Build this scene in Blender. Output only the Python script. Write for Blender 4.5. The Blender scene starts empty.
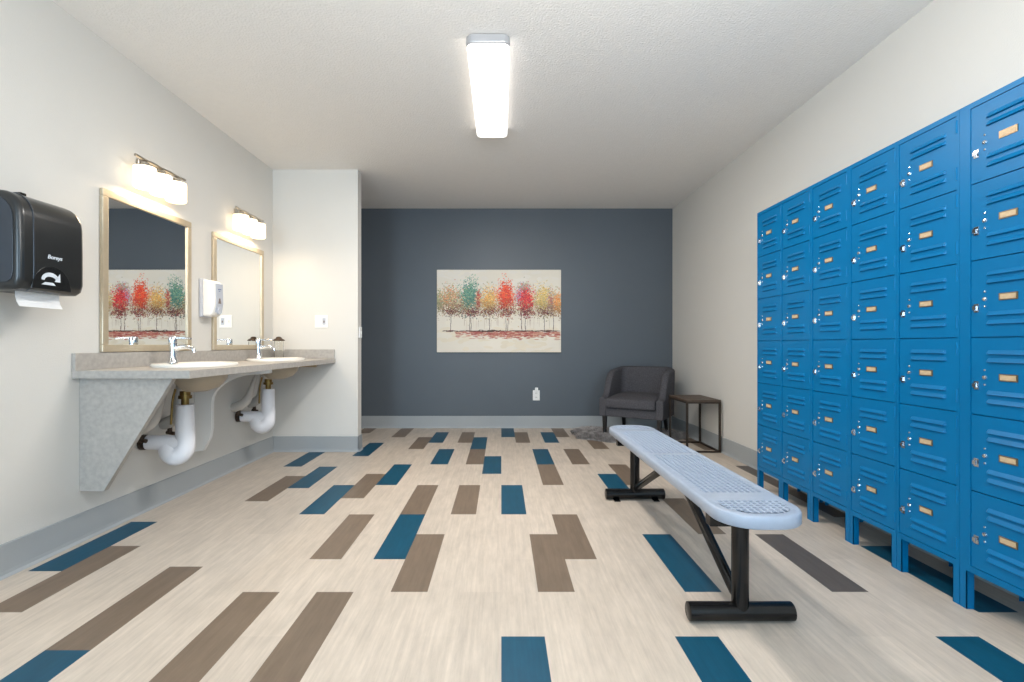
import bpy, bmesh, math, random
from mathutils import Vector, Matrix
random.seed(7)
PI = math.pi
sc = bpy.context.scene
COL = sc.collection

# ------------------------------------------------------------------ helpers
class MB:
    """collects shapes; build() links them as ONE mesh object"""
    def __init__(self):
        self.bm = bmesh.new()
    def box(self, x0, x1, y0, y1, z0, z1, mi=0):
        vs = [self.bm.verts.new(p) for p in
              [(x0,y0,z0),(x1,y0,z0),(x1,y1,z0),(x0,y1,z0),(x0,y0,z1),(x1,y0,z1),(x1,y1,z1),(x0,y1,z1)]]
        for f in [(0,3,2,1),(4,5,6,7),(0,1,5,4),(1,2,6,5),(2,3,7,6),(3,0,4,7)]:
            self.bm.faces.new([vs[i] for i in f]).material_index = mi
        return self
    def ring_loft(self, rings, cap=True, closed=True):
        R = [[self.bm.verts.new(p) for p in r] for r in rings]
        n = len(R[0])
        for a, b in zip(R[:-1], R[1:]):
            for i in range(n if closed else n-1):
                j = (i+1) % n
                try: self.bm.faces.new([a[i], a[j], b[j], b[i]])
                except ValueError: pass
        if cap:
            for r, rev in ((R[0], True), (R[-1], False)):
                if len(set(tuple(round(c,6) for c in v.co) for v in r)) > 2:
                    try: self.bm.faces.new(list(reversed(r)) if rev else r)
                    except ValueError: pass
        return self
    def tube(self, pts, rad, n=14, smooth=0, cap=True):
        pts = [Vector(p) for p in pts]
        rads = list(rad) if isinstance(rad, (list, tuple)) else [rad]*len(pts)
        if smooth:
            P, Rr = [], []
            for i in range(len(pts)-1):
                p0 = pts[max(i-1,0)]; p1 = pts[i]; p2 = pts[i+1]; p3 = pts[min(i+2,len(pts)-1)]
                for k in range(smooth):
                    t = k/smooth
                    P.append(.5*((2*p1)+(p2-p0)*t+(2*p0-5*p1+4*p2-p3)*t*t+(-p0+3*p1-3*p2+p3)*t**3))
                    Rr.append(rads[i]*(1-t)+rads[i+1]*t)
            P.append(pts[-1]); Rr.append(rads[-1]); pts, rads = P, Rr
        rings = []; nrm = None
        for i, p in enumerate(pts):
            t = (pts[min(i+1,len(pts)-1)]-pts[max(i-1,0)]).normalized()
            if nrm is None:
                a = Vector((0,0,1)) if abs(t.z) < .9 else Vector((1,0,0))
                nrm = (a-t*a.dot(t)).normalized()
            else:
                nrm = (nrm-t*nrm.dot(t)).normalized()
            b = t.cross(nrm)
            rings.append([p+rads[i]*(math.cos(2*PI*k/n)*nrm+math.sin(2*PI*k/n)*b) for k in range(n)])
        return self.ring_loft(rings, cap)
    def cyl(self, a, b, r, n=18, r2=None):
        return self.tube([a, b], [r, r if r2 is None else r2], n)
    def lathe(self, prof, c=(0,0,0), n=28, sx=1, sy=1):
        """prof: list of (r, z[, dx])"""
        rings = []
        for q in prof:
            r, z = q[0], q[1]; dx = q[2] if len(q) > 2 else 0
            r = max(r, 1e-4)
            rings.append([(c[0]+dx+r*sx*math.cos(2*PI*k/n), c[1]+r*sy*math.sin(2*PI*k/n), c[2]+z) for k in range(n)])
        return self.ring_loft(rings)
    def prism(self, poly, axis, a, b):
        """poly 2D extruded along axis: 'x' -> (y,z), 'y' -> (x,z), 'z' -> (x,y)"""
        def P(q, t):
            return {'x': (t,q[0],q[1]), 'y': (q[0],t,q[1]), 'z': (q[0],q[1],t)}[axis]
        return self.ring_loft([[P(q,a) for q in poly], [P(q,b) for q in poly]])
    def mesh(self, name):
        bmesh.ops.recalc_face_normals(self.bm, faces=self.bm.faces)
        me = bpy.data.meshes.new(name); self.bm.to_mesh(me); self.bm.free()
        return me

def obj(name, mb, m, parent=None, bevel=0, seg=2, smooth=False, loc=None):
    me = mb.mesh(name) if isinstance(mb, MB) else mb
    o = bpy.data.objects.new(name, me); COL.objects.link(o)
    for mm in (m if isinstance(m, (list, tuple)) else [m]): me.materials.append(mm)
    if smooth:
        for p in me.polygons: p.use_smooth = True
        try: me.set_sharp_from_angle(angle=math.radians(50))
        except Exception: pass
    if bevel:
        bv = o.modifiers.new('bevel', 'BEVEL'); bv.width = bevel; bv.segments = seg
        bv.limit_method = 'ANGLE'; bv.angle_limit = math.radians(40)
    if parent: o.parent = parent
    if loc: o.location = loc
    return o
def tag(o, label, cat, group=None):
    o['label'] = label; o['category'] = cat
    if group: o['group'] = group
    return o
def thing(name, label, cat, loc=(0,0,0), rotz=0, group=None):
    o = bpy.data.objects.new(name, None); COL.objects.link(o)
    o.empty_display_size = .05
    o.location = loc; o.rotation_euler = (0,0,rotz)
    return tag(o, label, cat, group)
def struct(name, mb, m, parent=None, bevel=0):
    o = obj(name, mb, m, parent, bevel)
    if not parent: o['kind'] = 'structure'
    return o
def dup(root, loc, label):
    r = root.copy(); COL.objects.link(r); r.location = loc; r['label'] = label
    for ch in list(root.children):
        c = ch.copy(); COL.objects.link(c); c.parent = r
        for g in list(ch.children):
            d = g.copy(); COL.objects.link(d); d.parent = c
    return r

# ------------------------------------------------------------------ materials
def lin(c):
    return tuple(((x/255)/12.92 if x/255 <= .04045 else ((x/255+.055)/1.055)**2.4) for x in c)+(1,)
def mat(name, rgb, rough=.5, metal=0, noise=None, bump=None, emit=None, trans=0, spec=None, coat=0, alpha=None, stretch=None, ior=None):
    """noise=(scale, amount, detail) tints, bump=(scale, strength)"""
    m = bpy.data.materials.new(name); m.use_nodes = True
    nt = m.node_tree; b = nt.nodes['Principled BSDF']
    b.inputs['Base Color'].default_value = lin(rgb)
    b.inputs['Roughness'].default_value = rough; b.inputs['Metallic'].default_value = metal
    if spec is not None: b.inputs['Specular IOR Level'].default_value = spec
    if coat: b.inputs['Coat Weight'].default_value = coat; b.inputs['Coat Roughness'].default_value = .15
    if trans: b.inputs['Transmission Weight'].default_value = trans
    if ior: b.inputs['IOR'].default_value = ior
    if emit:
        b.inputs['Emission Color'].default_value = lin(emit[0]); b.inputs['Emission Strength'].default_value = emit[1]
    tc = nt.nodes.new('ShaderNodeTexCoord'); mp = nt.nodes.new('ShaderNodeMapping')
    nt.links.new(tc.outputs['Object'], mp.inputs['Vector'])
    if stretch: mp.inputs['Scale'].default_value = stretch
    if noise:
        n = nt.nodes.new('ShaderNodeTexNoise'); n.inputs['Scale'].default_value = noise[0]; n.inputs['Detail'].default_value = noise[2] if len(noise) > 2 else 4
        nt.links.new(mp.outputs['Vector'], n.inputs['Vector'])
        r = nt.nodes.new('ShaderNodeValToRGB')
        c = lin(rgb); a = noise[1]
        r.color_ramp.elements[0].position = .3; r.color_ramp.elements[1].position = .7
        r.color_ramp.elements[0].color = tuple(min(1,x*(1-a)) for x in c[:3])+(1,)
        r.color_ramp.elements[1].color = tuple(min(1,x*(1+a)) for x in c[:3])+(1,)
        nt.links.new(n.outputs['Fac'], r.inputs['Fac']); nt.links.new(r.outputs['Color'], b.inputs['Base Color'])
    if bump:
        n2 = nt.nodes.new('ShaderNodeTexNoise'); n2.inputs['Scale'].default_value = bump[0]; n2.inputs['Detail'].default_value = 5
        nt.links.new(mp.outputs['Vector'], n2.inputs['Vector'])
        bp = nt.nodes.new('ShaderNodeBump'); bp.inputs['Strength'].default_value = bump[1]; bp.inputs['Distance'].default_value = .01
        nt.links.new(n2.outputs['Fac'], bp.inputs['Height']); nt.links.new(bp.outputs['Normal'], b.inputs['Normal'])
    return m

M = {}
M['wall'] = mat('wall_paint', (214,211,205), .6, noise=(1.3,.02), bump=(160,.12), spec=.3)
M['navy'] = mat('navy_paint', (85,92,99), .42, noise=(1.1,.04), bump=(120,.12), spec=.4)
M['ceil'] = mat('ceiling_texture', (234,231,227), .9, noise=(26,.012,6), bump=(80,.5), spec=.1)
M['base'] = mat('cove_base', (160,164,166), .5, noise=(3,.03), spec=.3)
M['blue'] = mat('locker_blue', (0,107,160), .33, noise=(2.0,.05), spec=.22)
M['chrome'] = mat('chrome', (225,228,232), .12, 1)
M['steel'] = mat('brushed_nickel', (190,182,170), .28, 1, noise=(60,.06))
M['brass'] = mat('brass_pipe', (140,116,70), .4, 1, noise=(40,.12))
M['card'] = mat('name_card', (198,174,140), .6, noise=(80,.08))
M['holder'] = mat('card_holder_metal', (150,128,100), .35, .8, noise=(50,.08))
M['dark'] = mat('dark_void', (18,18,20), .8, noise=(20,.1))
M['stone'] = mat('grey_stone_laminate', (170,165,159), .45, noise=(40,.11,9), spec=.35)
M['mirror'] = mat('mirror_silver', (238,240,240), .01, 1)
M['mframe'] = mat('champagne_frame', (192,178,154), .34, .45, noise=(30,.05))
M['white'] = mat('white_plastic', (236,235,232), .35, noise=(4,.01))
M['greyplastic'] = mat('grey_plastic', (186,190,200), .35, noise=(5,.02))
M['porcelain'] = mat('white_porcelain', (240,236,228), .15, noise=(3,.01), coat=.3)
M['vinyl'] = mat('white_vinyl_cover', (232,232,236), .5, noise=(9,.03))
M['oldvinyl'] = mat('grey_vinyl_cover', (196,190,182), .6, noise=(9,.06))
M['black_gloss'] = mat('smoked_black_plastic', (33,35,36), .28, noise=(5,.1), coat=.2)
M['black_window'] = mat('black_lever_window', (21,22,23), .22, noise=(5,.1), coat=.2)
M['black_side'] = mat('smoked_side_plastic', (44,52,62), .28, noise=(5,.1), coat=.2)
M['black_metal'] = mat('black_enamel', (10,10,11), .2, noise=(30,.1), spec=.4)
M['bronze'] = mat('dark_bronze', (72,58,46), .45, .5, noise=(60,.2))
M['seat'] = mat('grey_blue_coating', (160,171,188), .33, noise=(40,.03), coat=.15)
M['fabric'] = mat('charcoal_weave', (78,77,81), .95, noise=(95,.28,3), bump=(300,.5), spec=.15)
M['legwood'] = mat('black_wood', (24,22,22), .4, noise=(30,.15))
M['wood'] = mat('dark_plank_wood', (82,69,59), .5, noise=(9,.28,7), spec=.3, stretch=(2,14,2))
M['iron'] = mat('dark_iron', (62,54,48), .45, .6, noise=(40,.15))
M['fur'] = mat('grey_fur', (165,160,158), .95, noise=(16,.42), spec=.1)
M['paper'] = mat('paper_towel', (240,240,240), .9, noise=(30,.02), bump=(120,.2))
M['mark'] = mat('white_print', (215,222,230), .5, noise=(20,.02))
M['bluemark'] = mat('blue_print', (70,90,140), .5, noise=(20,.02))
M['greymark'] = mat('brown_window', (120,104,96), .4, noise=(20,.05))
M['canvas'] = mat('cream_canvas', (231,222,207), .8, noise=(2.2,.05,6))
M['diffuser'] = mat('lit_diffuser', (250,250,250), .5, noise=(3,.01), emit=((255,250,244), 1.7))
M['glow'] = mat('lit_glass_shade', (255,250,240), .4, noise=(3,.01), emit=((255,226,180), 1.9))
M['grey_cap'] = mat('grey_endcap', (168,168,170), .4, .3, noise=(10,.03))
M['beige_sink'] = mat('sink_underside', (176,163,143), .5, noise=(10,.04))
g = bpy.data.materials.new('clear_glass'); g.use_nodes = True
b = g.node_tree.nodes['Principled BSDF']; b.inputs['Base Color'].default_value = (.97,.98,.97,1)
b.inputs['Transmission Weight'].default_value = 1; b.inputs['Roughness'].default_value = .02; b.inputs['IOR'].default_value = 1.12
M['glass'] = g

def attr_mat(name, rough, grain=0, coat=0):
    m = bpy.data.materials.new(name); m.use_nodes = True; nt = m.node_tree; b = nt.nodes['Principled BSDF']
    at = nt.nodes.new('ShaderNodeAttribute'); at.attribute_name = 'tint'
    b.inputs['Roughness'].default_value = rough
    if not grain:
        nt.links.new(at.outputs['Color'], b.inputs['Base Color']); return m
    b.inputs['Specular IOR Level'].default_value = .28
    tc = nt.nodes.new('ShaderNodeTexCoord')
    facs = []
    for s, sc_, lo, hi in (((15,3.2,1),1.7,.88,1.09), ((60,2.2,1),1.2,.89,1.09), ((1,1,1),1.1,.95,1.05)):
        mp = nt.nodes.new('ShaderNodeMapping'); mp.inputs['Scale'].default_value = s
        nt.links.new(tc.outputs['Object'], mp.inputs['Vector'])
        n = nt.nodes.new('ShaderNodeTexNoise'); n.inputs['Scale'].default_value = sc_; n.inputs['Detail'].default_value = 7; n.inputs['Roughness'].default_value = .65
        nt.links.new(mp.outputs['Vector'], n.inputs['Vector'])
        mr = nt.nodes.new('ShaderNodeMapRange'); mr.inputs['From Min'].default_value = .3; mr.inputs['From Max'].default_value = .7
        mr.inputs['To Min'].default_value = lo; mr.inputs['To Max'].default_value = hi
        nt.links.new(n.outputs['Fac'], mr.inputs['Value']); facs.append(mr.outputs['Result'])
    m1 = nt.nodes.new('ShaderNodeMath'); m1.operation = 'MULTIPLY'; nt.links.new(facs[0], m1.inputs[0]); nt.links.new(facs[1], m1.inputs[1])
    m2 = nt.nodes.new('ShaderNodeMath'); m2.operation = 'MULTIPLY'; nt.links.new(m1.outputs[0], m2.inputs[0]); nt.links.new(facs[2], m2.inputs[1])
    vm = nt.nodes.new('ShaderNodeVectorMath'); vm.operation = 'SCALE'
    nt.links.new(at.outputs['Color'], vm.inputs[0]); nt.links.new(m2.outputs[0], vm.inputs['Scale'])
    nt.links.new(vm.outputs['Vector'], b.inputs['Base Color'])
    return m
M['floor'] = attr_mat('vinyl_plank_floor', .42, grain=1)
M['paint'] = attr_mat('oil_paint', .6)

# ------------------------------------------------------------------ camera (eye 1.04 m, level, 17 mm)
FPX, HC = 482.0, 1.04
cd = bpy.data.cameras.new('camera'); cam = bpy.data.objects.new('camera', cd); COL.objects.link(cam)
cam.location = (0,0,HC); cam.rotation_euler = (PI/2,0,0)
cd.sensor_width = 36; cd.lens = FPX/1024*36; cd.shift_x = (512-501.3)/1024; cd.shift_y = (345-341)/1024
cd.clip_start = .05
sc.camera = cam

# ------------------------------------------------------------------ room
XL, XR, YB, YP, CH, YR = -2.23, 2.145, 6.04, 4.70, 2.75, -2.4
XPE, YP2 = -1.40, 4.82       # end of the partition and its back face
# floor: one mesh, a face per plank
LW, K0, KL = .1555, 2.03, .31
OFF = {-10:-.25,-11:-.2,-12:-.25,-13:-.5,-14:-.4,12:.5,13:.84}
SPOTS = {(0,-3):'B',(1,0):'N',(2,1):'N',(0,3):'B',(-2,3):'N',(0,11):'B',(1,10):'N',(-1,6):'B',(-2,9):'B',(-2,7):'N',(-3,10):'N',
 (3,10):'B',(4,11):'N',(6,11):'B',(2,7):'B',(2,5):'N',(4,7):'N',(6,9):'N',(5,4):'B',(-4,3):'N',(-4,1):'B',(-3,0):'N',(-6,1):'N',
 (-5,-2):'N',(-8,3):'B',(-7,4):'N',(-6,5):'B',(-4,7):'B',(-6,9):'N',(-5,10):'B',(-8,11):'N',(-9,8):'B',(-11,11):'N',(-11,12):'N',(-12,7):'B',
 (-10,5):'B',(-14,1):'B',(-13,0):'N',(-10,-1):'N',(-10,-3):'B',(-7,-2):'N',(-11,4):'N',(6,5):'N',(9,0):'K',(13,4):'K',(13,2):'N',
 (13,8):'N',(12,-1):'B',(10,-3):'B',(5,0):'B',(4,-3):'B',(7,2):'N',(8,-5):'N',(-3,-6):'B',(2,-7):'N',(-8,-7):'N'}
TINT = {'0':(197,184,170), 'B':(13,74,98), 'N':(119,103,88), 'K':(92,84,78)}
fm = bmesh.new(); tint = []
for l in range(-15, 15):
    lw = LW if l < 0 else .1548
    x0, x1 = max(l*lw, XL-.1), min((l+1)*lw, XR+.1)
    if x1 <= x0: continue
    par = 1 if l % 2 == 0 else 0
    for k in range(-16, 15):
        if k % 2 != par: continue
        kk = k+OFF.get(l, 0)
        y0, y1 = K0+KL*kk, K0+KL*(kk+2)
        y0, y1 = max(y0, YR-.1), min(y1, YB+.1)
        if y1 <= y0: continue
        c = SPOTS.get((l,k), '0'); j = random.uniform(.95, 1.04)
        c = lin(TINT[c])
        fm.faces.new([fm.verts.new(p) for p in ((x0,y0,0),(x1,y0,0),(x1,y1,0),(x0,y1,0))])
        tint.append([min(1,v*j) for v in c[:3]]+[1])
me = bpy.data.meshes.new('floor'); fm.to_mesh(me); fm.free()
ca = me.color_attributes.new('tint', 'FLOAT_COLOR', 'CORNER')
for p in me.polygons:
    for li in p.loop_indices: ca.data[li].color = tint[p.index]
struct('floor', me, M['floor'])
struct('ceiling', MB().box(XL-.1,XR+.1,YR-.1,YB+.1,CH,CH+.1), M['ceil'])
struct('wall_left', MB().box(XL-.1,XL,YR-.1,YB+.1,0,CH), M['wall'])
struct('wall_right', MB().box(XR,XR+.1,YR-.1,YB+.1,0,CH), M['wall'])
struct('wall_back', MB().box(XL,XR,YB,YB+.1,0,CH), M['navy'])
struct('wall_partition', MB().box(XL,XPE,YP,YP2,0,CH), M['wall'])
# wall behind the photographer, with the daylight window at left and an added opening at right
WX0, WX1, WZ0, WZ1 = -2.1, -1.25, .4, 2.35
VX0, VX1 = .7, 1.9
struct('wall_rear', MB().box(XL,WX0,YR-.1,YR,0,CH).box(WX1,VX0,YR-.1,YR,0,CH).box(VX1,XR,YR-.1,YR,0,CH).box(WX0,WX1,YR-.1,YR,0,WZ0).box(WX0,WX1,YR-.1,YR,WZ1,CH).box(VX0,VX1,YR-.1,YR,0,WZ0).box(VX0,VX1,YR-.1,YR,WZ1,CH), M['wall'])
BH, BT = .152, .011
def cove(name, mb): struct(name, mb, M['base'], bevel=.004)
def cpoly(s, x):   # cove profile: toe at the floor
    return [(x,0),(x+s*.024,0),(x+s*.013,.014),(x+s*BT,.03),(x+s*BT,BH),(x,BH)]
cove('baseboard_left', MB().prism(cpoly(1,XL),'y',YR,YP))
cove('baseboard_right', MB().prism(cpoly(-1,XR),'y',YR,YB))
cove('baseboard_back', MB().prism(cpoly(-1,YB),'x',XL,XR-.012))
cove('baseboard_partition', MB().prism(cpoly(-1,YP),'x',XL+.012,XPE+.011).prism(cpoly(1,XPE),'y',YP-.011,YP2))
# white corner bead on the partition
struct('trim_1', MB().box(XPE-.03,XPE+.002,YP-.002,YP+.02,BH,CH), M['wall'])

# ------------------------------------------------------------------ ceiling light
t = thing('ceiling_light', 'long white rectangular ceiling light fixture, switched on', 'ceiling light', (-.073,3.245,CH))
def rrect(w, h, r, n=5):
    out = []
    for cx, cy, a0 in ((w-r,h-r,0),(-w+r,h-r,PI/2),(-w+r,-h+r,PI),(w-r,-h+r,1.5*PI)):
        for k in range(n+1):
            a = a0+PI/2*k/n; out.append((cx+r*math.cos(a), cy+r*math.sin(a)))
    return out
obj('base_plate', MB().box(-.10,.10,-.57,.57,-.02,-.0005), M['white'], t)
rings = [[(x*s,y*(1-(1-s)*.2),z) for x,y in rrect(.120,.592,.04)] for s,z in ((1,-.022),(1,-.046),(.985,-.056),(.95,-.062))]
obj('diffuser', MB().ring_loft(rings), M['diffuser'], t, smooth=True)
for s in (-1,1):
    mb = MB(); q = [(-.124,-.0005),(.124,-.0005),(.124,-.07),(.112,-.084),(-.112,-.084),(-.124,-.07)]
    pts = rrect(.1235,.606,.045)
    mb.prism([(x,y) for x,y in pts if s*y > .555], 'z', -.050, -.004)
    o = obj('end_cap', mb, M['grey_cap'], t, bevel=.004); o['label'] = 'grey end cap of the light'

# ------------------------------------------------------------------ mirrors
def mirror(y0, y1, label):
    zb, zt, fw, d = 1.0, 1.914, .042, .021
    t = thing('wall_mirror', label, 'mirror', (XL,(y0+y1)/2,zb), 0, 'framed mirrors over the sinks')
    h = (y1-y0)/2; H = zt-zb
    mb = MB()
    mb.box(0.0005,d,-h,h,0,fw).box(0.0005,d,-h,h,H-fw,H).box(0.0005,d,-h,-h+fw,fw,H-fw).box(0.0005,d,h-fw,h,fw,H-fw)
    obj('frame', mb, M['mframe'], t, bevel=.004)
    obj('mirror_glass', MB().box(.002,.010,-h+fw-.004,h-fw+.004,fw-.004,H-fw+.004), M['mirror'], t)
mirror(2.672, 3.44, 'framed wall mirror over the nearer sink, reflecting the tree painting')
mirror(3.705, 4.49, 'framed wall mirror over the farther sink, reflecting a plain beige wall')

# ------------------------------------------------------------------ vanity lights
def vanity(y, label):
    t = thing('vanity_light', label, 'wall light', (XL,y,2.15), 0, 'three-shade vanity lights')
    obj('back_plate', MB().box(.0005,.018,-.11,.11,-.055,.03), M['steel'], t, bevel=.004)
    n = 16
    bar = [(.082, -.222+.444*k/n, .006+.002*math.cos(2*PI*3*k/n)) for k in range(n+1)]
    mb = MB().tube(bar, .009, 8)
    obj('bar', mb, M['steel'], t, smooth=True)
    for yy in (-.06,.06): obj('arm', MB().cyl((.017,yy,-.005),(.080,yy,.0),.007), M['steel'], t, smooth=True)
    for yy in (-.14,0,.14):
        so = obj('socket', MB().lathe([(0,.0),(.02,0),(.026,-.03),(.03,-.045),(0,-.045)],(.082,yy,-.009)), M['steel'], t, smooth=True)
        sh = obj('lamp_shade', MB().lathe([(.0,-.043),(.05,-.043),(.066,-.047),(.068,-.06),(.068,-.165),(.06,-.172),(0,-.172)],(.078,yy,.008),32,.9,.88), M['glow'], t, smooth=True)
        sh['label'] = 'glowing white glass shade'
vanity(3.05, 'three-shade vanity light, lit, above the mirror of the tree painting')
vanity(4.125, 'three-shade vanity light, lit, above the mirror next to the partition')

# ------------------------------------------------------------------ counter, sinks, faucets
CT, CB, CX = .907, .866, -1.618
CY0, CY1 = 2.50, YP-.001
SX, SY = -1.925, (3.045, 4.13)
t = thing('vanity_counter', 'grey stone-look counter on brackets along the left wall under the mirrors', 'counter', (XL,3.6,0))
def rel(mb): # meshes below are written in room coordinates
    bmesh.ops.translate(mb.bm, verts=mb.bm.verts, vec=(-XL,-3.6,0)); return mb
top = MB().box(XL+.001,CX,CY0,CY1,CB,CT).mesh('countertop')
tmp = bpy.data.objects.new('tmp', top); COL.objects.link(tmp)
cuts = []
for sy in SY:
    cu = bpy.data.objects.new('cut', MB().lathe([(0,.8),(.9,.8),(.9,1.0),(0,1.0)],(SX+.02,sy,0),40,.20,.25).mesh('cut')); COL.objects.link(cu); cuts.append(cu)
    md = tmp.modifiers.new('b','BOOLEAN'); md.object = cu; md.operation = 'DIFFERENCE'; md.solver = 'EXACT'
bpy.context.view_layer.update()
tm = bpy.data.meshes.new_from_object(tmp.evaluated_get(bpy.context.evaluated_depsgraph_get()))
for o in cuts+[tmp]: bpy.data.objects.remove(o)
tm.transform(Matrix.Translation((-XL,-3.6,0))); tm.materials.clear()
obj('countertop', tm, M['stone'], t)
obj('backsplash', rel(MB().box(XL+.001,XL+.02,CY0,CY1,CT,.997)), M['stone'], t, bevel=.002)
obj('side_splash', rel(MB().box(XL+.02,CX-.005,CY1-.019,CY1,CT,.997)), M['stone'], t, bevel=.002)
obj('end_panel', rel(MB().prism([(XL+.001,.267),(-2.10,.267),(-1.735,CB-.003),(-1.735,CB),(XL+.001,CB)],'y',2.545,2.577)), M['stone'], t, bevel=.0015)
arc = [(XL+.001,.262),(-2.165,.272),(-2.12,.36),(-2.105,.43),(-2.105,.62)]
for k in range(1,10):
    a = PI/2*k/9; arc.append((-2.105+.34*(1-math.cos(a)), .62+.207*math.sin(a)))
arc += [(-1.68,.835),(-1.68,CB),(XL+.001,CB)]
br = obj('support_bracket', rel(MB().prism(arc,'y',3.50,3.535)), M['white'], t, bevel=.002)
br['label'] = 'painted curved wall bracket'
cl = obj('support_cleat', rel(MB().box(-1.96,-1.80,CY1-.022,CY1,.825,.862)), M['card'], t); cl['label'] = 'small bare wooden cleat'
obj('front_edge', rel(MB().box(CX,CX+.0012,CY0,CY1,CB,CT)), M['stone'], t)

def make_sink(sy, label):
    s = thing('sink', label, 'sink', (SX,sy,CT), 0, 'drop-in sinks')
    ax, ay = .218, .275
    def R(l, f, z, dx=0):  return (f, z, dx)
    ax, ay = .218, .275
    rim = [(.80,.001,.02),(1.0,.001,0),(1.005,.014,0),(.985,.021,0),(.90,.021,.004),(.83,.010,.018),(.60,-.02,.018),(.50,-.07,.018),(.34,-.115,.01),(.2,-.142,0),(.1,-.149,-.02),(0,-.15,-.02)]
    obj('basin', MB().lathe(rim,(0,0,0),40,ax,ay), M['porcelain'], s, smooth=True)
    und = [(.84,-.002,.02),(.83,-.03,.022),(.76,-.085,.024),(.56,-.135,.02),(.3,-.158,0),(0,-.162,-.02)]
    o = obj('basin_underside', MB().lathe(und,(0,0,0),40,ax*.88,ay*.74), M['beige_sink'], s, smooth=True); o['label'] = 'beige underside of the sink bowl'
    dx = -.072
    o = obj('drain_pipe', MB().cyl((dx,0,-.158),(dx,0,-.205),.03).cyl((dx,0,-.185),(dx,0,-.205),.038).cyl((dx,0,-.2),(dx,0,-.27),.022), M['brass'], s, smooth=True); o['label'] = 'brass drain tailpiece'
    pts = [(dx,0,-.243),(dx,0,-.36),(dx,0,-.48),(dx-.008,-.008,-.535),(dx-.042,-.018,-.560),(dx-.078,-.026,-.535),(dx-.09,-.03,-.48)]
    mb = MB().tube(pts,[.050,.053,.056,.060,.063,.060,.05],18,5)
    mb.tube([(dx-.03,-.01,-.485),(dx-.12,-.04,-.475),(dx-.20,-.055,-.47)],[.05,.047,.044],18,3)
    obj('trap_cover', mb, M['vinyl'], s, smooth=True)['label'] = 'white insulation cover on the trap'
    obj('wall_flange', MB().cyl((-.302,-.06,-.47),(-.278,-.058,-.47),.047), M['bronze'], s, smooth=True)
    for yy, sgn in ((-.10,1),(.10,1)):
        mb = MB().tube([(-.15,yy*.5,-.12),(-.17,yy*.8,-.22),(-.20,yy*1.1,-.33),(-.27,yy*1.25,-.38),(-.312,yy*1.3,-.385)],[.012,.022,.036,.040,.034],14,4)
        obj('supply_cover', mb, M['oldvinyl'], s, smooth=True)['label'] = 'greyish cover on the supply line'
        obj('shutoff_valve', MB().cyl((-.255,yy*1.25,-.40),(-.255,yy*1.25,-.445),.014).cyl((-.275,yy*1.25,-.44),(-.225,yy*1.25,-.45),.012), M['bronze'], s, smooth=True)
    obj('supply_tube', MB().tube([(-.10,-.05,-.14),(-.115,-.055,-.22),(-.12,-.06,-.36)],.007,8,3), M['brass'], s, smooth=True)
    return s
s1 = make_sink(SY[0], 'white oval sink with trap cover nearest the sloped end panel')
dup(s1, (SX,SY[1],CT), 'white oval sink with trap cover nearest the partition wall')

f = thing('faucet', 'chrome single-lever faucet on the nearer sink, in front of the tree reflection', 'faucet', (-2.095,SY[0]+.03,CT+.018), 0, 'chrome faucets')
obj('body', MB().lathe([(0,0),(.030,0),(.030,.006),(.024,.012),(.0215,.05),(.0235,.12),(.024,.128),(0,.13)]), M['chrome'], f, smooth=True)
obj('spout', MB().tube([(.01,0,.088),(.06,0,.102),(.10,0,.102),(.128,0,.088),(.137,0,.066)],[.016,.0145,.0135,.0125,.0115],14,4), M['chrome'], f, smooth=True)
o = obj('lever', MB().lathe([(0,.131),(.024,.131),(.0245,.158),(.02,.168),(0,.17)]).tube([(.012,0,.158),(.06,0,.160),(.115,0,.156)],[.009,.0075,.0065],10,3), M['chrome'], f, smooth=True)
dup(f, (-2.095,SY[1]+.03,CT+.018), 'chrome single-lever faucet on the farther sink, beside the glass jar')

j = thing('glass_jar', 'clear glass jar with dark bronze lid in the counter corner', 'jar', (-2.10,4.55,CT))
obj('jar_body', MB().lathe([(0,.001),(.036,.001),(.042,.006),(.043,.15),(.040,.165),(.040,.17),(.037,.17),(.037,.165),(.039,.15),(.039,.008),(0,.006)]), M['glass'], j, smooth=True)
o = obj('lid', MB().lathe([(0,.171),(.052,.171),(.052,.178),(.045,.186),(.028,.195),(.022,.208),(.012,.212),(0,.213)]), M['bronze'], j, smooth=True)

# ------------------------------------------------------------------ paper towel dispenser
t = thing('paper_towel_dispenser', 'black smoked-plastic paper towel dispenser on the left wall', 'dispenser', (XL,2.155,1.272))
prof = [(.001,.02),(.001,.42)]
for k in range(7):
    a = PI/2*(1-k/6); prof.append((.13+.10*math.cos(a), (.312+.108*math.sin(a))))
prof += [(.232,.20),(.232,.05),(.222,.015),(.20,.0),(.03,.0)]
obj('cover', MB().prism(prof,'y',-.155,.160), M['black_gloss'], t, bevel=.022, seg=5, smooth=True)
side = [(.012+(x)*.83, .03+z*.86) for x,z in prof]
o = obj('side_window', MB().prism(side,'y',-.158,-.1545), M['black_side'], t, bevel=.001); o['label'] = 'smoked blue-grey side panel'
obj('seam_ridge', MB().ring_loft([[(x+(.0025 if x>.01 else 0)+(.0 if z<.38 else 0),y,z+(.003 if z>.2 else 0)) for x,z in prof] for y in (-.098,-.092)]), M['black_side'], t, bevel=.001)
obj('mounting_bracket', MB().box(.001,.035,-.10,.12,.415,.440).box(.001,.05,.03,.06,.41,.463), M['black_metal'], t, bevel=.004)
arch = [(-.075+.15*0, .0)]
arch = [(.13*math.cos(PI*k/20)*.72-.012, .012+.105*math.sin(PI*k/20)) for k in range(21)]
o = obj('lever_window', MB().ring_loft([[(.2320,y,z) for y,z in arch],[(.2345,y,z) for y,z in arch]]), M['black_window'], t, bevel=.0015)
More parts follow.
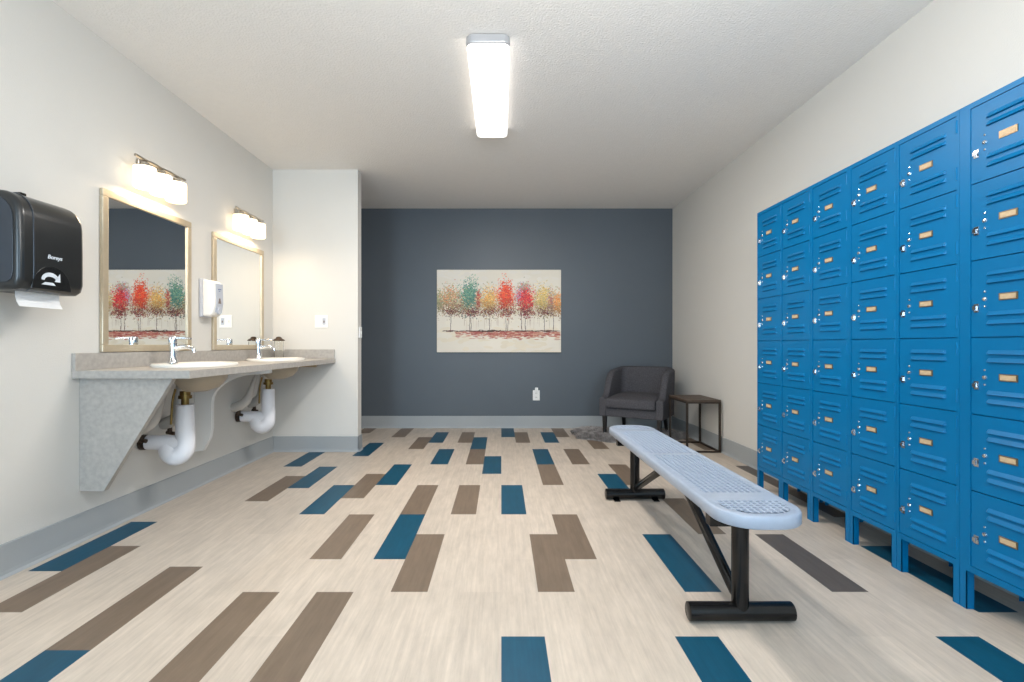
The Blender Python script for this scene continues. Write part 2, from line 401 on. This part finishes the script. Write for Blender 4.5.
# paper arc symbol and print on the window
sym = MB(); X0, X1 = .2345, .2355
arc2 = [(.012+.042*math.cos(PI*k/14), .052+.034*math.sin(PI*k/14)) for k in range(2,15)]
inn = [(.012+.028*math.cos(PI*k/14), .050+.018*math.sin(PI*k/14)) for k in range(14,1,-1)]
pg = arc2+inn
a, bb = arc2, list(reversed(inn))
rs = [[(X0,a[i][0],a[i][1]),(X1,a[i][0],a[i][1]),(X1,bb[i][0],bb[i][1]),(X0,bb[i][0],bb[i][1])] for i in range(len(a))]
sym.ring_loft(rs)
sym.ring_loft([[(x,.032,.048),(x,.060,.048),(x,.058,.086)] for x in (X0,X1)])
sym.ring_loft([[(x,-.030,.030),(x,.038,.030),(x,.024,.042),(x,-.012,.042)] for x in (X0,X1)])
obj('towel_symbol', sym, M['mark'], t, loc=(0,-.034,.002))
obj('paper_sheet', MB().ring_loft([[(x,-.103,z),(x+.0012,-.103,z),(x+.0012,.10,z),(x,.10,z)] for x,z in ((.160,.02),(.160,-.02),(.166,-.045),(.178,-.066))]), M['paper'], t)
def text_mesh(s, size, depth):
    cu = bpy.data.curves.new('txt','FONT'); cu.body = s; cu.size = size; cu.extrude = depth; cu.align_x = 'CENTER'; cu.shear = .2
    cu.offset = size*.02
    o = bpy.data.objects.new('txt', cu); COL.objects.link(o); bpy.context.view_layer.update()
    m = bpy.data.meshes.new_from_object(o.evaluated_get(bpy.context.evaluated_depsgraph_get()))
    bpy.data.objects.remove(o); m.materials.clear(); return m
tm = text_mesh('Boreys', .025, .0006)
tm.transform(Matrix(((0,0,1,.2328),(1,0,0,.002),(0,1,0,.150),(0,0,0,1))))
obj('lettering', tm, M['mark'], t)['label'] = 'white lettering on the cover'

# ------------------------------------------------------------------ soap dispenser
t = thing('soap_dispenser', 'white wall soap dispenser between the two mirrors', 'soap dispenser', (XL,3.612,1.247))
obj('back_plate', MB().box(.0005,.03,-.062,.058,.0,.285), M['greyplastic'], t, bevel=.008, seg=3)
pr = [(.028,.006),(.028,.278),(.085,.272),(.112,.255),(.116,.10),(.105,.03),(.085,.008)]
obj('cover', MB().prism(pr,'y',-.062,.058), M['white'], t, bevel=.012, seg=4, smooth=True)
ff = [(.1125,.25),(.1165,.10),(.106,.035)]
obj('front_panel', MB().ring_loft([[(x-.001,-.038,z),(x+.0025,-.036,z),(x+.0025,.048,z),(x-.001,.05,z)] for x,z in ff]), M['greyplastic'], t, bevel=.001)
obj('sight_window', MB().ring_loft([[(x,y,z) for y,z in ((-.016,.102),(.022,.102),(.010,.142),(-.004,.142))] for x in (.1155,.1195)]), M['greymark'], t)
o = obj('push_button', MB().cyl((.10,.006,.05),(.122,.006,.048),.027), M['greyplastic'], t, bevel=.003, smooth=True)
obj('logo_mark', MB().box(.1145,.1172,-.014,.026,.206,.212).box(.1145,.1172,-.008,.012,.194,.199), M['bluemark'], t)

# ------------------------------------------------------------------ switches and outlet
t = thing('light_switch', 'white two-gang switch plate on the front of the partition', 'switch', (-1.755,YP,1.27))
obj('cover_plate', MB().box(-.062,.062,-.006,-.0003,-.062,.062), M['white'], t, bevel=.003)
obj('toggle', MB().box(-.035,-.023,-.013,-.005,-.014,.014), M['white'], t, bevel=.002)
obj('rocker', MB().box(.013,.045,-.009,-.005,-.033,.033), M['greyplastic'], t, bevel=.002)
obj('indicator', MB().box(.024,.036,-.0105,-.0085,-.014,.008), M['greymark'], t)
t = thing('light_switch', 'white single switch plate on the narrow end of the partition', 'switch', (XPE,4.765,1.165))
obj('cover_plate', MB().box(.0003,.013,-.036,.036,-.055,.055), M['white'], t, bevel=.003)
obj('toggle', MB().box(.012,.022,-.006,.006,-.013,.013), M['white'], t, bevel=.002)
t = thing('wall_outlet', 'white electrical outlet low on the navy wall', 'outlet', (.438,YB,.41))
obj('cover_plate', MB().box(-.043,.043,-.006,-.0003,-.064,.064), M['white'], t, bevel=.003)
for zz in (.026,-.026):
    so = obj('socket', MB().cyl((0,-.0085,zz),(0,-.005,zz),.018), M['white'], t)
    for xx in (-.007,.007): obj('slot', MB().box(xx-.002,xx+.002,-.0092,-.008,zz-.006,zz+.007), M['dark'], so)
t2 = thing('plug_adapter', 'small white plug-in adapter on top of the wall outlet', 'plug', (.44,YB,.478))
obj('adapter_body', MB().box(-.019,.019,-.03,-.0065,-.012,.030), M['white'], t2, bevel=.005)

# ------------------------------------------------------------------ painting
PX0, PX1, PZ0, PZ1 = -.803, .745, .949, 1.978
PW, PH = PX1-PX0, PZ1-PZ0
t = thing('painting', 'canvas painting of a row of autumn trees on the navy wall', 'painting', (PX0,YB,PZ0))
obj('canvas', MB().box(0,PW,-.035,-.0005,0,PH), M['canvas'], t, bevel=.003)
rng = random.Random(3)
pb = bmesh.new(); pcol = []
lay = [0]
def dab(u, v, w, h, rgb, ang=None):
    """u,v normalised, v from the top"""
    x, z = u*PW, (1-v)*PH
    a = rng.uniform(0,PI) if ang is None else ang
    ca_, sa = math.cos(a), math.sin(a); lay[0] += 1
    y = -.0354-.0025*(lay[0]/9000)
    pts = []
    for k in range(6):
        q = 2*PI*k/6; px, pz = w*math.cos(q), h*math.sin(q)
        X, Z = x+px*ca_-pz*sa, z+px*sa+pz*ca_
        pts.append(pb.verts.new((min(max(X,.002),PW-.002), y, min(max(Z,.002),PH-.002))))
    pb.faces.new(pts)
    j = rng.uniform(.9,1.1) if w < .02 else rng.uniform(.985,1.01); c = lin(tuple(min(255,max(0,k*j)) for k in rgb)); pcol.append(c)
# soft washes of the sky and the ground
for _ in range(200):
    u, v = rng.random(), rng.random()
    c = (232,224,212) if v < .3 else ((234,225,208) if v < .7 else (230,218,196))
    dab(u, v, rng.uniform(.03,.09), rng.uniform(.01,.03), c, rng.uniform(-.3,.3))
# thin pale far trunks, then the trunks
for k in range(26):
    u = rng.uniform(.03,.98); dab(u, rng.uniform(.60,.66), .002, rng.uniform(.05,.09), (188,168,150), rng.uniform(-.03,.03))
for u in (.113,.262,.275,.425,.557,.572,.683,.712,.865,.94): 
    for v in (.56,.62,.68,.72): dab(u+rng.uniform(-.003,.003), v, .0035, .045, (92,64,56), rng.uniform(-.06,.06))
# ground band
for _ in range(520):
    u = min(.97,max(.17,rng.gauss(.6,.24))); v = .75+abs(rng.gauss(0,.035))
    k = min(.8,max(0,(v-.77)*9+(.3-u)*1.5)); c = rng.choice([(176,92,82),(190,112,98),(164,80,76),(200,140,118),(208,164,138)])
    dab(u, min(v,.86), rng.uniform(.015,.05), rng.uniform(.003,.007), tuple(c[i]*(1-k)+(228,214,192)[i]*k for i in range(3)), rng.uniform(-.08,.08))
for _ in range(200):
    u = rng.uniform(.05,.97); dab(u, .742+rng.gauss(0,.004), rng.uniform(.01,.05), .004, rng.choice([(86,52,44),(110,60,52),(70,60,50)]), rng.uniform(-.05,.05))
TREES = [  # u, v, half width, half height, count, palette
 (.02,.38,.035,.13,170,[(150,150,110),(170,160,120),(120,130,100)]),
 (.11,.36,.075,.16,520,[(206,150,110),(190,160,120),(170,160,110),(214,130,90),(150,140,110)]),
 (.19,.40,.06,.12,260,[(180,170,130),(160,160,120),(210,190,160),(150,90,80)]),
 (.27,.33,.072,.19,760,[(88,140,124),(70,124,116),(110,150,120),(60,110,104),(130,160,130)]),
 (.335,.36,.018,.14,120,[(186,80,70),(170,90,76)]),
 (.425,.38,.070,.16,560,[(222,170,90),(214,150,70),(200,170,110),(226,190,120),(190,130,80)]),
 (.555,.34,.060,.20,820,[(226,72,40),(214,60,48),(236,110,60),(200,50,50),(222,90,50)]),
 (.70,.22,.045,.07,170,[(150,150,110),(170,160,120),(176,150,170)]),
 (.665,.32,.03,.10,160,[(190,160,190),(170,140,160),(206,180,190)]),
 (.72,.39,.064,.16,720,[(206,44,52),(190,40,60),(222,70,60),(160,36,60),(226,90,70)]),
 (.86,.37,.068,.17,600,[(222,190,110),(210,170,90),(200,180,130),(226,200,140),(180,160,100)]),
 (.925,.40,.03,.13,170,[(170,110,110),(190,120,90),(160,140,120)]),
 (.975,.42,.035,.13,260,[(224,150,80),(214,130,70),(226,170,110)])]
CREAM = (226,216,198)
def mixc(c, k): return tuple(c[i]*(1-k)+CREAM[i]*k for i in range(3))
for _ in range(1500):      # loose foliage linking the crowns
    u, v = rng.random(), .37+rng.gauss(0,.085)
    dab(u, v, rng.uniform(.006,.013), rng.uniform(.004,.007), mixc(rng.choice([(190,170,110),(170,160,110),(206,176,110),(150,150,110),(200,140,90)]), rng.uniform(.25,.75)))
for u, v, hw, hh, n, pal in TREES:
    for _ in range(int(n*2.0)):
        r = abs(rng.gauss(0,.68)); a = rng.uniform(0,2*PI)
        if r > 1.7: continue
        dark = 1-.22*math.sin(a)*min(r,1.2) if math.sin(a) > 0 else 1.06
        c = mixc(rng.choice(pal), max(0,min(.5,(r-.85)*.8)))
        dab(u+hw*r*math.cos(a), v+hh*r*math.sin(a)*.92, rng.uniform(.006,.014), rng.uniform(.004,.007), tuple(x*dark for x in c))
for u in (.113,.25,.285,.42,.56,.72,.865):     # dark undersides
    for _ in range(110):
        dab(u+rng.gauss(0,.035), .51+rng.gauss(0,.025), rng.uniform(.005,.012), .005, rng.choice([(120,48,54),(96,44,60),(140,60,56),(104,80,70)]))
for _ in range(900):
    dab(rng.random(), .47+rng.gauss(0,.06), .006, .004, rng.choice([(190,170,120),(170,150,110),(200,180,150),(150,120,90)]))
me = bpy.data.meshes.new('painted_trees'); pb.to_mesh(me); pb.free()
ca = me.color_attributes.new('tint','FLOAT_COLOR','CORNER')
for p in me.polygons:
    for li in p.loop_indices: ca.data[li].color = pcol[p.index]
obj('painted_trees', me, M['paint'], t)

# ------------------------------------------------------------------ lockers
LX, LD = 1.833, .30                 # front plane, depth
LZ0, LZ1, DZ0, DZ1 = .152, 1.983, .176, 1.962
DW, ROWS = .281, 6
DHT = (DZ1-DZ0)/ROWS
hw = DW/2
def louver(mb, z):      # raised slot cover, open below
    w, ht, pr = .083, .017, .009
    rings = []
    for y, k in ((-w-.004,.05),(-w+.004,1),(w-.004,1),(w+.004,.05)):
        y -= .007
        rings.append([(0,y,z+ht/2),(-pr*.75*k,y,z-ht*.15),(-pr*k,y,z-ht*.4),(-pr*.7*k,y,z-ht/2),(0,y,z-ht*.38)])
    mb.ring_loft(rings)
def door_mesh():
    mb = MB().box(0,.010,-hw+.0022,hw-.0022,-DHT/2+.0022,DHT/2-.0022)
    return mb
d0 = door_mesh()
for fz in (.31,.21,-.20,-.31): louver(d0, fz*DHT)
door_me = d0.mesh('door')
# the door's own fittings, y counted from the far (latch) edge; +y is away from the camera
yl = hw-.009
latch_me = MB().box(-.003,.001,yl-.024,yl-.005,-.016,.016).box(-.011,-.002,yl-.010,yl-.007,-.008,.008).box(-.011,-.009,yl-.020,yl-.007,-.008,.008).mesh('latch')
rv = lambda z, r: MB().lathe([(0,0),(r,0),(r*.8,r*.5),(0,r*.7)],n=12).mesh('rivet')
def side_lathe(r):
    m = MB().lathe([(0,0),(r,0),(r*.8,r*.5),(0,r*.7)],n=12).mesh('rivet')
    m.transform(Matrix.Rotation(-PI/2,4,'Y')); return m
riv_s, riv_b = side_lathe(.0045), side_lathe(.0088)
holder_me = MB().box(-.003,.001,-.032,.032,-.013,.013).mesh('card_holder')
card_me = MB().box(-.0042,-.002,-.027,.027,-.009,.009).mesh('name_card')
hinge_me = MB().cyl((-.001,-hw-.001,-.026),(-.001,-hw-.001,.026),.0042,8).mesh('hinge')
for m_, mm in ((door_me,'blue'),(latch_me,'chrome'),(riv_s,'chrome'),(riv_b,'chrome'),(holder_me,'holder'),(card_me,'card'),(hinge_me,'blue')):
    m_.materials.append(M[mm])
def link(name, me, parent, loc=(0,0,0)):
    o = bpy.data.objects.new(name, me); COL.objects.link(o); o.parent = parent; o.location = loc; return o
def locker(y0, y1, dy, label):
    """column from y0 (near) to y1 (far); dy: centre of the doors"""
    yc = (y0+y1)/2
    t = thing('locker', label, 'locker', (LX,yc,0), 0, 'blue six-door lockers')
    a, b_ = y0-yc, y1-yc; dc = dy-yc
    mb = MB().box(.013,LD,a,b_,LZ0,LZ1)
    mb.box(0,.013,a,dc-hw,LZ0,LZ1).box(0,.013,dc+hw,b_,LZ0,LZ1)
    mb.box(0,.013,dc-hw,dc+hw,LZ0,DZ0).box(0,.013,dc-hw,dc+hw,DZ1,LZ1)
    obj('body', mb, M['blue'], t)
    for s in (0,1):
        for xx in (0, LD-.03):
            y_a, y_b = (a+.0008, a+.029) if s == 0 else (b_-.029, b_-.0008)
            lg = MB()
            lg.box(xx if xx == 0 else xx+.027, xx+.003 if xx == 0 else xx+.03, y_a, y_b, 0, LZ0)
            lg.box(xx, xx+.03, y_b-.003 if s == 0 else y_a, y_b if s == 0 else y_a+.003, 0, LZ0)
            obj('leg', lg, M['blue'], t)
    for r in range(ROWS):
        d = link('door', door_me, t, (.0025, dc, DZ1-DHT*(r+.5)))
        zo = -.12*DHT
        link('latch', latch_me, d, (0,0,zo))
        for z_, m_ in ((.028,riv_s),(-.0,riv_b),(-.028,riv_s)): link('rivet', m_, d, (0,yl-.046,zo*.1+z_))
        link('card_holder', holder_me, d, (0,.000,0)); link('name_card', card_me, d, (0,.000,0))
        for z_ in (.105,-.085): link('hinge', hinge_me, d, (0,0,z_))
    return t
LB = [3.452,3.158,2.859,2.540,2.236,1.928]
LLAB = ['blue six-door locker column farthest from the camera, first after the side table',
        'blue six-door locker column, second from the side table',
        'blue six-door locker column, third from the side table',
        'blue six-door locker column, fourth from the side table',
        'blue six-door locker column, second nearest to the camera']
for i in range(5):
    y1, y0 = LB[i], LB[i+1]
    locker(y0+.0006, y1-.0006, (y0+y1)/2, LLAB[i])
locker(1.583, 1.9274, 1.884-hw, 'blue six-door locker column nearest the camera, cut by the right edge of the photo')

# ------------------------------------------------------------------ bench
BX, BY0, BY1, BZ = .901, 1.60, 3.45, .47
t = thing('bench', 'long pale blue perforated bench on black steel legs', 'bench', (BX,2.525,0))
def bench_seat():
    bm = bmesh.new(); hwid, hlen, R = .153, (BY1-BY0)/2, .125
    q = .0228; nx = 12; ny = int((2*hlen-.05)/q)
    gx0 = -nx*q/2; gy0 = -ny*q/2
    def inside(x, y, mrg):
        w, l = hwid-mrg, hlen-mrg; rr = R-mrg
        if abs(x) > w or abs(y) > l: return False
        dx, dy = abs(x)-(w-rr), abs(y)-(l-rr)
        return not (dx > 0 and dy > 0 and dx*dx+dy*dy > rr*rr)
    vcache = {}
    def V(x, y, z):
        k = (round(x,5),round(y,5),round(z,5))
        if k not in vcache: vcache[k] = bm.verts.new(k)
        return vcache[k]
    bands = [(-.755,-.66),(-.03,.03),(.66,.755)]
    for i in range(nx):
        for jj in range(ny):
            x0, x1, y0, y1 = gx0+i*q, gx0+(i+1)*q, gy0+jj*q, gy0+(jj+1)*q
            if not all(inside(x,y,.016) for x in (x0,x1) for y in (y0,y1)): continue
            cx, cy = (x0+x1)/2, (y0+y1)/2
            if any(a <= cy <= b for a, b in bands):
                bm.faces.new([V(*p_,0) for p_ in ((x0,y0),(cx,y0),(x1,y0),(x1,cy),(x1,y1),(cx,y1),(x0,y1),(x0,cy))]); continue
            ring = [(x0,y0),(cx,y0),(x1,y0),(x1,cy),(x1,y1),(cx,y1),(x0,y1),(x0,cy)]
            h = q*.32
            hole = [(cx-h,cy-h),(cx,cy-h*1.08),(cx+h,cy-h),(cx+h*1.08,cy),(cx+h,cy+h),(cx,cy+h*1.08),(cx-h,cy+h),(cx-h*1.08,cy)]
            for k in range(8):
                n_ = (k+1) % 8
                bm.faces.new([V(*ring[k],0),V(*ring[n_],0),V(*hole[n_],-.0015),V(*hole[k],-.0015)])
                bm.faces.new([V(*hole[k],-.0015),V(*hole[n_],-.0015),V(*hole[n_],-.009),V(*hole[k],-.009)])
    bmesh.ops.remove_doubles(bm, verts=bm.verts, dist=1e-5)
    return bm, hwid, hlen, R
bm, hwid, hlen, R = bench_seat()
# rim: outline strip from the perforated field down over the rolled edge
def outline(mrg, n=10):
    w, l, rr = hwid-mrg, hlen-mrg, max(R-mrg,.01)
    out = []
    for cx, cy, a0 in ((w-rr,l-rr,0),(-w+rr,l-rr,PI/2),(-w+rr,-l+rr,PI),(w-rr,-l+rr,1.5*PI)):
        for k in range(n+1):
            a = a0+PI/2*k/n; out.append((cx+rr*math.cos(a), cy+rr*math.sin(a)))
    return out
seat_me = bpy.data.meshes.new('seat'); 
mbs = MB(); mbs.bm.free(); mbs.bm = bm
rr_ = [[(x,y,z) for x,y in outline(m_)] for m_, z in ((.034,-.0012),(.016,-.0006),(.009,-.001),(.003,-.004),(0,-.011),(0,-.042),(.004,-.046),(.01,-.046),(.01,-.012))]
mbs.ring_loft(rr_, cap=False)
so_ = obj('seat', mbs, M['seat'], t, loc=(0,0,BZ))
for p in so_.data.polygons:
    if abs(p.center.x) > .142 or abs(p.center.y) > hlen-.03 or p.center.z < -.012 or p.area > 2e-3: p.use_smooth = True
fl = [(-.706, 1), (.728, -1)]
for yy, s in fl:
    obj('leg', MB().cyl((0,yy,.05),(0,yy,.40),.031,20), M['black_metal'], t, smooth=True)
    base = obj('foot', MB().tube([(-.198,yy,.036),(-.195,yy,.036),(.195,yy,.036),(.198,yy,.036)],[.028,.034,.034,.028],20), M['black_metal'], t, smooth=True)
    for xx in (-.13,.13):
      if s < 0: obj('anchor_tab', MB().box(xx-.02,xx+.02,yy-.06,yy-.005,.001,.008), M['black_metal'], base, bevel=.002)
    obj('crossbar', MB().box(-.122,.122,yy-.022,yy+.022,.362,.44), M['black_metal'], t, bevel=.003)
    st = obj('brace', MB().tube([(0,yy+s*.02,.062),(0,yy+s*.045,.092),(0,s*-.06,.40),(0,s*-.03,.428)],[.008,.021,.021,.012],12), M['black_metal'], t, smooth=True)
obj('crossbar', MB().box(-.12,.12,-.045,.045,.422,.442), M['black_metal'], t)

# ------------------------------------------------------------------ armchair
CA = math.radians(32)
fl_ = Vector((1.092,5.39,0)); ax_ = Vector((math.cos(-CA),math.sin(-CA),0)); W_ = .70
org = fl_+ax_*(W_/2)
t = thing('armchair', 'charcoal fabric tub armchair in the corner by the navy wall', 'armchair', (org.x,org.y,.0), -CA)
# local: x right, y to the back, front at y=0
hw_, dp = W_/2, .64
def path(inset, n=8):
    rr = .15-inset; w = hw_-inset; d = dp-inset
    pts = [(-w, y) for y in (0,.03,.06,.10,.14,.18,.22,.27,.32,d-rr)]
    for k in range(1,n+1):
        a = PI-PI/2*k/n; pts.append((-w+rr+rr*math.cos(a), d-rr+rr*math.sin(a)))
    for k in range(1,6): pts.append((-w+rr+(2*w-2*rr)*k/6, d))
    for k in range(n+1):
        a = PI/2-PI/2*k/n; pts.append((w-rr+rr*math.cos(a), d-rr+rr*math.sin(a)))
    pts += [(w, y) for y in (.32,.27,.22,.18,.14,.10,.06,.03,0)]
    return pts
TH = .078
po, pi_ = path(0), path(TH)
def top_h(y):
    pts = [(0,.462),(.07,.468),(.12,.495),(.165,.565),(.20,.645),(.24,.71),(.30,.748),(.64,.787)]
    for (a,h0),(b,h1) in zip(pts[:-1],pts[1:]):
        if a <= y <= b:
            s = (y-a)/(b-a); return h0+(h1-h0)*s
    return .785
rings = []
zb = .248
for (ox,oy),(ix,iy) in zip(po,pi_):
    h = top_h(oy); lean = .05*max(0,(oy-.2)/.4)
    nx_, ny_ = (ox-ix)/TH, (oy-iy)/TH
    def L(x, y, z, f=1):
        k = lean*max(0,(z-.3)/.5)*f
        return (x, y+k, z)
    rings.append([L(ox,oy,zb),L(ox,oy,zb+.1),L(ox,oy,h-.03),L(ox-(ox-ix)*.12,oy-(oy-iy)*.12,h-.010),L((ox+ix)/2,(oy+iy)/2,h),L(ix+(ox-ix)*.12,iy+(oy-iy)*.12,h-.010),L(ix,iy,h-.03),L(ix,iy,zb+.1),L(ix,iy,zb)])
obj('shell', MB().ring_loft(rings), M['fabric'], t, smooth=True, bevel=.01, seg=3)['label'] = 'curved back and sloping arms'
obj('seat_base', MB().box(-hw_+TH-.01,hw_-TH+.01,.012,dp-TH,.248,.345), M['fabric'], t, bevel=.012, seg=3)
cush = MB()
cp = [(-hw_+TH+.003,-.03),(hw_-TH-.003,-.03),(hw_-TH-.003,.36),(hw_-TH-.10,.49),(-hw_+TH+.10,.49),(-hw_+TH+.003,.36)]
def scale_poly(p, s, c=(0,.23)): return [(c[0]+(x-c[0])*s, c[1]+(y-c[1])*s) for x,y in p]
cush.ring_loft([[(x,y,z+(.07*(y+.03) if z > .4 else 0)) for x,y in scale_poly(cp,s)] for s,z in ((.95,.347),(1,.36),(1,.43),(.97,.448),(.8,.462),(.4,.47))])
obj('seat_cushion', cush, M['fabric'], t, bevel=.012, seg=3, smooth=True)
for x, y, kx, ky in ((-hw_+.05,.05,0,0),(hw_-.05,.05,0,0),(-hw_+.11,dp-.11,-.01,.06),(hw_-.11,dp-.11,.01,.06)):
    mb = MB().ring_loft([[(x+sx*.023,y+sy*.023,.2485) for sx,sy in ((-1,-1),(1,-1),(1,1),(-1,1))],
                         [(x+kx+sx*.015,y+ky+sy*.015,.036) for sx,sy in ((-1,-1),(1,-1),(1,1),(-1,1))]])
    obj('leg', mb, M['legwood'], t, bevel=.002)['label'] = 'tapered black wooden leg'

# ------------------------------------------------------------------ fur rug
t = thing('fur_rug', 'small shaggy grey fur rug under the armchair', 'rug', (1.40,5.45,0))
rng = random.Random(11)
def rr_rug(a): return 1+.10*math.sin(3*a+.6)+.07*math.sin(5*a+2)+.05*math.sin(9*a)
def rug_pt(a, r):
    k = r*rr_rug(a); x, y = .60*k*math.cos(a), .34*k*math.sin(a)
    c_, s_ = math.cos(-.12), math.sin(-.12)
    return (x*c_-y*s_, x*s_+y*c_)
mb = MB(); N = 48
rg = [[(*rug_pt(2*PI*k/N, s), z) for k in range(N)] for s, z in ((1,.001),(1,.010),(.96,.022),(.85,.03),(.5,.034),(.05,.034))]
mb.ring_loft(rg)
obj('pile_base', mb, M['fur'], t, smooth=True)
mb = MB(); bm = mb.bm
for _ in range(15000):
    a = rng.uniform(0,2*PI); r = math.sqrt(rng.random())*1.02
    x, y = rug_pt(a, r)
    if (t.location.x+x) > XR-.06 or (t.location.y+y) > YB-.05: continue
    z0 = .004+.026*min(1,(1.02-r)*8)
    h = rng.uniform(.02,.055); da = rng.gauss(a, 1.0); L_ = rng.uniform(.015,.06)
    dx, dy = L_*math.cos(da), L_*math.sin(da); wx, wy = -math.sin(da)*.0032, math.cos(da)*.0032
    if r > .9: L_ *= 1.7
    p = [(x-wx,y-wy,z0),(x+wx,y+wy,z0),(x+dx*.5+wx,y+dy*.5+wy,z0+h*.75),(x+dx*.5-wx,y+dy*.5-wy,z0+h*.75),(x+dx,y+dy,max(.004,z0+h*.7))]
    v = [bm.verts.new(q) for q in p]
    bm.faces.new(v[:4]); bm.faces.new([v[3],v[2],v[4]])
me = bpy.data.meshes.new('fur'); bm.to_mesh(me); bm.free()
o = obj('fur', me, M['fur'], t); o['kind'] = 'stuff'

# ------------------------------------------------------------------ side table
TX0, TX1, TY0, TY1, TZ = 1.785, 2.118, 4.645, 5.13, .510
t = thing('side_table', 'small side table with dark wood top and thin metal frame, beside the armchair', 'side table', ((TX0+TX1)/2,(TY0+TY1)/2,0))
hx, hy, w = (TX1-TX0)/2, (TY1-TY0)/2, .009
mb = MB()
for k in range(4):
    a, b_ = -hx+2*hx*k/4, -hx+2*hx*(k+1)/4; mb.box(a+.0008,b_-.0008,-hy,hy,TZ-.018,TZ)
obj('tabletop', mb, M['wood'], t, bevel=.0015)
for sx in (-1,1):
    for sy in (-1,1):
        cx, cy = sx*(hx-w), sy*(hy-w)
        obj('leg', MB().box(cx-w,cx+w,cy-w,cy+w,.0,TZ-.0185), M['iron'], t)
for sx in (-1,1):
    cx = sx*(hx-w); obj('rail', MB().box(cx-w+.001,cx+w-.001,-hy+2*w,hy-2*w,.001,.017), M['iron'], t)
    obj('rail', MB().box(cx-w+.001,cx+w-.001,-hy+2*w,hy-2*w,TZ-.036,TZ-.019), M['iron'], t)
for sy in (-1,1):
    cy = sy*(hy-w); obj('rail', MB().box(-hx+2*w,hx-2*w,cy-w+.001,cy+w-.001,.001,.017), M['iron'], t)
    obj('rail', MB().box(-hx+2*w,hx-2*w,cy-w+.001,cy+w-.001,TZ-.036,TZ-.019), M['iron'], t)

# ------------------------------------------------------------------ light
wd = bpy.data.worlds.new('world'); sc.world = wd; wd.use_nodes = True
bg = wd.node_tree.nodes['Background']; bg.inputs['Color'].default_value = (.75,.87,1,1); bg.inputs['Strength'].default_value = 1.0
def area(name, loc, rot, sx, sy, energy, col):
    l = bpy.data.lights.new(name,'AREA'); l.shape = 'RECTANGLE'; l.size = sx; l.size_y = sy; l.energy = energy; l.color = col
    o = bpy.data.objects.new(name, l); COL.objects.link(o); o.location = loc; o.rotation_euler = rot; return o
area('daylight', ((WX0+WX1)/2, YR-.05, (WZ0+WZ1)/2), (PI/2,0,0), WX1-WX0, WZ1-WZ0, 95, (.60,.81,1))
area('daylight', ((VX0+VX1)/2, YR-.05, (WZ0+WZ1)/2), (PI/2,0,math.radians(25)), VX1-VX0, WZ1-WZ0, 52, (.45,.73,1))  # added cool fill in the added right opening, tints the left wall
area('added_bounce_fill', (.35,.45,2.1), (math.radians(138),0,0), 1.2, .6, 66, (1,.98,.955))  # added fill aimed up to brighten the ceiling, no flash known here
area('added_bounce_fill', (.1,-1.2,1.85), (math.radians(165),0,0), 1.2, .8, 22, (.62,.82,1))  # another added fill, bluish, pointing up behind the camera
area('added_rear_fill', (0,-.9,CH-.06), (0,0,0), .5, 1.6, 5, (1,.97,.93))  # added soft fill out of view, no known fixture above
area('fixture_lamp', (-.073,3.245,CH-.075), (0,0,0), .22, 1.1, 56, (1,.96,.91))
for y in (3.05,4.125):
    for k in (-.14,0,.14):
        area('vanity_bulb', (XL+.078, y+k, 2.15-.175), (0,math.radians(-8),0), .11, .11, 1.7, (1,.78,.52))

sc.view_settings.view_transform = 'Standard'
sc.view_settings.look = 'None'
sc.view_settings.exposure = -.12
